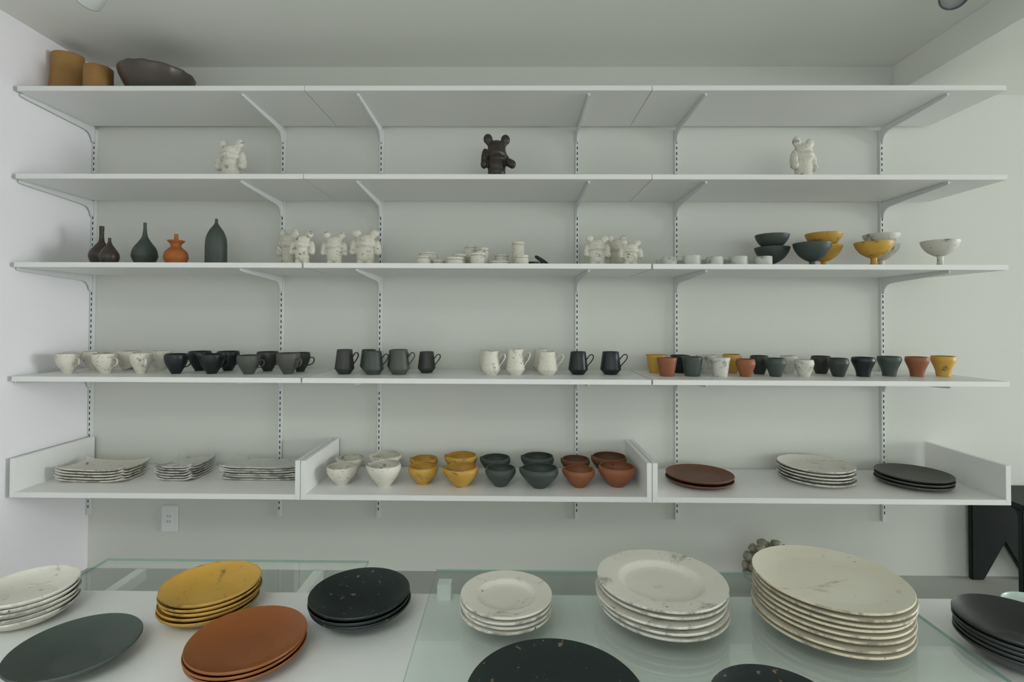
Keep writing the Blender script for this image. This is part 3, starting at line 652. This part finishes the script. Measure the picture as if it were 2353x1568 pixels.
# ------------------------------------------------------------------ lowest tier: rectangular plate stacks
def rect_plate(name, sx, sy, t, lift, seed):
    n = 14; bm = bmesh.new(); rr = random.Random(seed)
    ph = [rr.uniform(0, 6) for _ in range(4)]
    def surf(u, v):
        e = abs(u)**6 + abs(v)**6; c = (abs(u)*abs(v))**3
        return lift*(0.22*e + 0.78*c)
    def pos(u, v, zz):
        x = u*sx/2*(1-0.035*(1-v*v)*(abs(u)**4)); y = v*sy/2*(1-0.045*(1-u*u)*(abs(v)**4))
        return (x + 0.001*math.sin(9*v+ph[0]), y + 0.001*math.sin(9*u+ph[1]), zz + surf(u, v) + 0.0004*math.sin(5*u+ph[2]))
    T = [[bm.verts.new(pos(-1+2*i/n, -1+2*j/n, t)) for j in range(n+1)] for i in range(n+1)]
    B = [[bm.verts.new(pos((-1+2*i/n)*0.985, (-1+2*j/n)*0.985, 0)) for j in range(n+1)] for i in range(n+1)]
    for i in range(n):
        for j in range(n):
            bm.faces.new((T[i][j], T[i+1][j], T[i+1][j+1], T[i][j+1])); bm.faces.new((B[i][j], B[i][j+1], B[i+1][j+1], B[i+1][j]))
    for i in range(n):
        bm.faces.new((T[i][0], B[i][0], B[i+1][0], T[i+1][0])); bm.faces.new((T[i][n], T[i+1][n], B[i+1][n], B[i][n]))
        bm.faces.new((T[0][i], T[0][i+1], B[0][i+1], B[0][i])); bm.faces.new((T[n][i], B[n][i], B[n][i+1], T[n][i+1]))
    return finish(bm, name, True, 50)
NUM = ['lowest', 'second up', 'third up', 'fourth up', 'fifth up', 'sixth up', 'seventh up', 'eighth up']
def pos_word(i, n): return 'topmost' if i == n-1 else NUM[i]
for (X, Y, sx, sy, n, yaw, t, lift, dz, lab) in [
    (0.222, -0.200, 0.275, 0.150, 5, -0.02, 0.0058, 0.014, 0.0105, 'pale rectangular plate in the long stack beside the side wall'),
    (0.536, -0.168, 0.150, 0.158, 6, -0.06, 0.0055, 0.015, 0.0098, 'pale square plate in the small stack between two long stacks'),
    (0.868, -0.165, 0.320, 0.130, 6, 0.0, 0.0055, 0.010, 0.0092, 'pale rectangular plate in the long stack behind the tray divider')]:
    me = rect_plate('rect_plate', sx, sy, t, lift, int(sx*1000)); pm_ = 'grey_white' if sx < 0.2 or sx > 0.3 else 'white'
    wear(me, pm_, lambda p: abs(p.normal.z) < 0.5)
    for i in range(n):
        tag(link('rectangular_plate', me, M[pm_], None, (X+random.uniform(-0.003, 0.003), Y+random.uniform(-0.003, 0.003), ZTT+i*dz), (0, 0, yaw+random.uniform(-0.02, 0.02))),
            lab + ', ' + pos_word(i, n), 'plate', 'rectangular plates on the lowest tier')

# lowest tier: spouted bowls
def spout_bowl(x0, x1, yr, yb, mat, label, spout=True, ang=PI, seed=1):
    z = ZTT; xc = (x0+x1)/2
    Y = at_z(xc, yb, z).y
    for it in range(3):
        d = Y-CAM.y; p = at_y(xc, yr, Y); th = math.atan((p.x-CAM.x)/d); R = (x1-x0)*0.5*d/F*math.cos(th)/(1.05 if spout else 1.0)
        if it == 0: Y = at_z(xc, yb, z).y + R*0.40
    h = p.z-z
    out = sp2([(R*0.36, 0), (R*0.39, h*0.04), (R*0.60, h*0.24), (R*0.86, h*0.52), (R*0.99, h*0.76), (R*0.985, h*0.92), (R*0.94, h)], 5)
    wf = wobble(0.015, seed)
    def fn(rr, zz, t):
        k = wf(t); dz = 0
        if spout:
            a = (t-ang+PI) % (2*PI)-PI; g = math.exp(-(a/0.20)**2); q = max(0, zz/h-0.45)/0.55
            k *= 1+0.16*g*q**1.5; dz = 0.05*h*g*q*q
        return (rr*k*math.cos(t), rr*k*math.sin(t), zz+dz)
    me = lathe('bowl', vessel_profile(out, 0.0035, 0.007), 64, fn)
    wear(me, mat, lambda p: p.center.z > h*0.985)
    tag(link('spouted_bowl' if spout else 'small_bowl', me, M[mat], None, (p.x, Y, z)), label, 'bowl', 'small bowls on the lowest tier')
for i, (a, b, yr, yb, m, l, s) in enumerate([
    (772, 838, 1052, 1094, 'white', 'small pale bowl in the back row, at the corner of the tray', True),
    (850, 925, 1046, 1093, 'white', 'larger pale bowl in the back row', True),
    (943, 1008, 1053, 1094, 'yellow', 'small yellow bowl in the back row', True),
    (1023, 1098, 1046, 1094, 'yellow', 'larger yellow bowl in the back row', True),
    (1104, 1175, 1051, 1095, 'slate', 'small slate bowl with a pouring lip in the back row', True),
    (1198, 1275, 1048, 1096, 'slate', 'larger slate bowl with a pouring lip in the back row', True),
    (1289, 1357, 1054, 1097, 'brown', 'small brown bowl with a pouring lip in the back row', True),
    (1358, 1442, 1048, 1097, 'brown', 'larger brown bowl with a pouring lip in the back row', True),
    (750, 822, 1071, 1117, 'white', 'small pale bowl with fine brush lines in the front row', False),
    (843, 924, 1067, 1121, 'white', 'larger pale bowl with grey brush marks in the front row', True),
    (938, 1007, 1071, 1116, 'yellow', 'small yellow bowl in the front row', False),
    (1018, 1101, 1073, 1122, 'yellow', 'larger yellow bowl with dark brush marks in the front row', True),
    (1115, 1185, 1075, 1121, 'slate', 'small slate bowl in the front row', False),
    (1195, 1285, 1075, 1125, 'slate', 'larger slate bowl with a pouring lip in the front row', True),
    (1293, 1369, 1078, 1123, 'rust', 'small rust brown bowl with a pouring lip in the front row', True),
    (1375, 1460, 1071, 1122, 'rust', 'larger rust brown bowl in the front row, beside the tray end', False)]):
    spout_bowl(a, b, yr, yb, m, l, s, PI+0.15, i)

# ------------------------------------------------------------------ round plates in stacks
def plate_profile(R, h, t, foot, kind):
    """outer underside from the foot to the rim; top side is the same curve raised by t"""
    if kind == 'coupe': c = [(foot, 0.0), (foot+0.12*(R-foot), 0.05*h), (foot+0.45*(R-foot), 0.30*h), (foot+0.75*(R-foot), 0.62*h), (foot+0.93*(R-foot), 0.88*h), (R, h)]
    elif kind == 'flat': c = [(foot, 0.0), (foot+0.30*(R-foot), 0.22*h), (foot+0.70*(R-foot), 0.62*h), (R, h)]
    else: c = [(foot, 0.0), (foot+0.10*(R-foot), 0.25*h), (foot+0.22*(R-foot), 0.62*h), (foot+0.34*(R-foot), 0.74*h), (foot+0.7*(R-foot), 0.88*h), (R, h)]
    c = sp2(c, 5)
    lip = [(R+0.22*t, h+0.3*t), (R+0.2*t, h+0.75*t)]
    top = [(r, z+t) for r, z in reversed(c)]
    return [(0, 0.0), (foot*0.9, 0)] + c + lip + top + [(foot*0.7, t*0.98), (foot*0.3, t*0.95), (0, t*0.95)]
def plate_stack(X, Y, zb, R, n, h, t, dz, foot, kind, mat, lab, group, jit=0.003, wob=0.006, name='round_plate', seg=88, tilt=0.0, sizes=None):
    for i in range(n):
        wf = wobble(wob, int(X*1000)+i*7)
        k = sizes[i] if sizes else 1.0
        if i == 0 or sizes:
            me = lathe('plate', plate_profile(R*k, h, t, foot*k, kind), seg, lambda rr, z, a: (rr*wf(a)*math.cos(a), rr*wf(a)*math.sin(a), z))
            wear(me, mat, lambda p: math.hypot(p.center.x, p.center.y) > R*k*0.985 and p.center.z < h+t*0.95)
        j = 0 if i == n-1 else jit
        tag(link(name, me, M[mat], None, (X+random.uniform(-j, j), Y+random.uniform(-j, j), zb+i*dz), (0, tilt, random.uniform(0, 0.6))),
            lab + (', ' + pos_word(i, n) if n > 1 else ''), 'plate' if 'bowl' not in name else 'bowl', group)
G = 'round plates on the lowest tier'
plate_stack(2.616, -0.203, ZTT, 0.128, 2, 0.016, 0.005, 0.0165, 0.088, 'coupe', 'brown', 'brown round plate in the pair on the tray', G)
plate_stack(3.096, -0.165, ZTT, 0.137, 5, 0.016, 0.005, 0.0125, 0.092, 'coupe', 'white_plate', 'pale streaked round plate in the tray stack', G)
plate_stack(3.456, -0.208, ZTT, 0.127, 3, 0.016, 0.005, 0.0135, 0.085, 'coupe', 'grey', 'dark grey green round plate in the tray stack', G)
G = 'plates on the low display table'
plate_stack(0.651, -0.988, ZB, 0.103, 5, 0.030, 0.006, 0.0115, 0.055, 'coupe', 'white_plate', 'pale smudged plate in the stack nearest the side wall', G)
plate_stack(0.918, -1.160, ZB, 0.120, 1, 0.036, 0.006, 0.01, 0.040, 'coupe', 'slate', 'single slate green shallow plate on the white table', G)
plate_stack(1.098, -0.955, ZB, 0.115, 5, 0.030, 0.006, 0.0105, 0.050, 'coupe', 'yellow', 'yellow plate in the stack in front of the glass sheet', G)
plate_stack(1.288, -1.145, ZB, 0.121, 3, 0.030, 0.006, 0.0095, 0.052, 'coupe', 'orange_plate', 'burnt orange plate in the stack in front of the yellow plates', G)
plate_stack(1.488, -0.981, ZB, 0.122, 3, 0.044, 0.006, 0.0105, 0.044, 'coupe', 'black_plate', 'black flecked shallow bowl in the stack beside the raised glass', G, name='shallow_bowl')
plate_stack(1.856, -1.039, ZG, 0.108, 4, 0.012, 0.006, 0.0110, 0.060, 'rim', 'white_plate', 'pale broad rimmed plate in the smallest stack on the raised glass', G)
plate_stack(2.230, -1.023, ZG, 0.151, 5, 0.016, 0.006, 0.0150, 0.085, 'rim', 'white_plate', 'large pale broad rimmed plate in the middle stack on the raised glass', G, 0.006)
plate_stack(2.617, -1.048, ZG, 0.163, 8, 0.010, 0.0055, 0.0125, 0.110, 'flat', 'cream', 'very large cream plate in the tallest stack on the raised glass', G, 0.006)
plate_stack(1.945, -1.383, ZG, 0.157, 3, 0.026, 0.006, 0.0115, 0.075, 'coupe', 'black_plate', 'large black flecked plate in the stack in front of the small pale plates', G)
plate_stack(2.327, -1.397, ZG, 0.113, 2, 0.028, 0.006, 0.0115, 0.050, 'coupe', 'black_plate', 'black flecked plate in the pair in front of the cream plates', G)
plate_stack(2.986, -1.123, ZB, 0.111, 5, 0.046, 0.006, 0.0105, 0.036, 'coupe', 'smoke_plate', 'glossy charcoal shallow bowl in the stack off the edge of the raised glass', G, name='shallow_bowl')
out = sp2([(0.030, 0), (0.034, 0.004), (0.052, 0.02), (0.066, 0.04), (0.072, 0.055)], 5)
pm = at_z(2333, 1363, ZB+0.055)
tag(link('celadon_bowl', lathe('celadon_bowl', vessel_profile(out, 0.004, 0.008), 56), M['mint'], None, (pm.x-0.002, pm.y-0.066, ZB)), 'pale mint green bowl behind the charcoal bowls', 'bowl')

# ------------------------------------------------------------------ bud-covered ceramic ball on the floor
cl = tag(empty('bud_sculpture', (2.925, -0.16, 0)), 'olive ceramic ball covered in round buds, on the floor behind the cream plates', 'sculpture')
core_r = 0.085; cz = 0.098
link('core', lathe('core', [(0, 0)] + [(core_r*math.sin(a), cz-core_r*math.cos(a)) for a in [0.45+k*(PI-0.45)/16 for k in range(16)]] + [(0, cz+core_r)], 32), M['bud'], cl)
bud = lathe('bud', sp2([(0.006, -0.012), (0.009, 0.0), (0.0145, 0.010), (0.0165, 0.019), (0.0135, 0.026), (0.007, 0.0285)], 4) + [(0.004, 0.026), (0, 0.025)], 16)
N_ = 64
for i in range(N_):
    zz = 1-2*(i+0.5)/N_
    if zz < -0.72: continue
    a = i*2.39996; q = math.sqrt(1-zz*zz); dv = Vector((q*math.cos(a), q*math.sin(a), zz))
    rot = dv.to_track_quat('Z', 'Y').to_euler(); s = random.uniform(0.75, 1.15)
    link('bud', bud, M['bud'], cl, Vector((0, 0, cz)) + dv*core_r*0.99, rot, (s, s, s))

# ------------------------------------------------------------------ black stool
sx0, sx1, sy0, sy1, sh = 3.834, 4.118, -0.262, -0.006, 0.395
st = tag(empty('plank_stool', ((sx0+sx1)/2, (sy0+sy1)/2, 0)), 'black plank stool with triangular cut-outs in its legs, by the wall', 'stool')
hw = (sx1-sx0)/2; hd = (sy1-sy0)/2
link('seat', box_mesh('seat', -hw, hw, -hd, hd, sh-0.022, sh, 0.004), M['black_wood'], st)
leg = [(-hw, 0), (-hw+0.050, 0), (0, 0.160), (hw-0.050, 0), (hw, 0), (hw, sh-0.022), (-hw, sh-0.022)]
link('leg_panel', prism('leg_panel', leg, 'y', hd-0.030, hd-0.008, 0.003), M['black_wood'], st)
link('leg_panel', prism('leg_panel', leg, 'y', -hd+0.004, -hd+0.026, 0.003), M['black_wood'], st)
fil = [(hd-0.030, sh-0.022)] + [(-hd+0.026+0.03*(1-math.cos(a)), sh-0.022-0.03*(1-math.sin(a))) for a in [PI/2-k*PI/2/6 for k in range(7)]] + [(-hd+0.026, sh-0.022)]
fil = [(-hd+0.026, sh-0.022), (-hd+0.056, sh-0.022)] + [(-hd+0.056-0.03*math.sin(a), sh-0.052+0.03*math.cos(a)) for a in [k*PI/2/6 for k in range(1, 7)]]
link('corner_fillet', prism('corner_fillet', fil, 'x', -hw+0.002, hw-0.002), M['black_wood'], st)

# ------------------------------------------------------------------ ceiling spotlights
def spotlight(loc, direction, label, rad=0.040, length=0.125):
    e = tag(empty('ceiling_spotlight', (loc[0], loc[1], H)), label, 'spotlight')
    drop = loc[2]-H
    link('ceiling_mount', lathe('ceiling_mount', [(0, 0), (0.035, 0), (0.035, -0.016), (0.031, -0.020), (0, -0.020)], 32), M['metal'], e)
    dv = Vector(direction).normalized(); q = dv.to_track_quat('-Z', 'Y').to_euler()
    c = Vector((0, 0, drop))
    bk = c - dv*(length*0.2)
    link('stem', tube('stem', [(0, 0, -0.018), tuple(Vector((0, 0, -0.018)).lerp(bk, 0.5)), tuple(bk)], 0.006, 0.006, 10), M['metal'], e)
    L_ = length/2
    body = [(0, L_), (rad*0.80, L_), (rad*0.93, L_-0.004), (rad, L_-0.013), (rad, -L_+0.001), (rad*0.985, -L_), (rad*0.93, -L_), (rad*0.92, -L_+0.050), (0, -L_+0.052)]
    b = link('lamp_housing', lathe('lamp_housing', body, 48), M['metal'], e, c, q)
    link('baffle', lathe('baffle', [(rad*0.992, -L_-0.001), (rad*0.94, -L_-0.001), (rad*0.86, -L_+0.040), (rad*0.915, -L_+0.040)], 48, closed=True), M['dark_in'], b)
    link('lens', lathe('lens', [(0, -L_+0.034), (rad*0.865, -L_+0.036), (rad*0.865, -L_+0.042), (0, -L_+0.042)], 48), M['lens'], b)
spotlight((0.555, -0.690, 2.146), (-0.9, 0.55, -0.45), 'white cylinder spotlight turned away, above the ochre pots')
spotlight((3.285, -0.62, 2.150), (-0.75, -0.95, -0.55), 'white cylinder spotlight with a black inner ring, beside the ceiling beam')
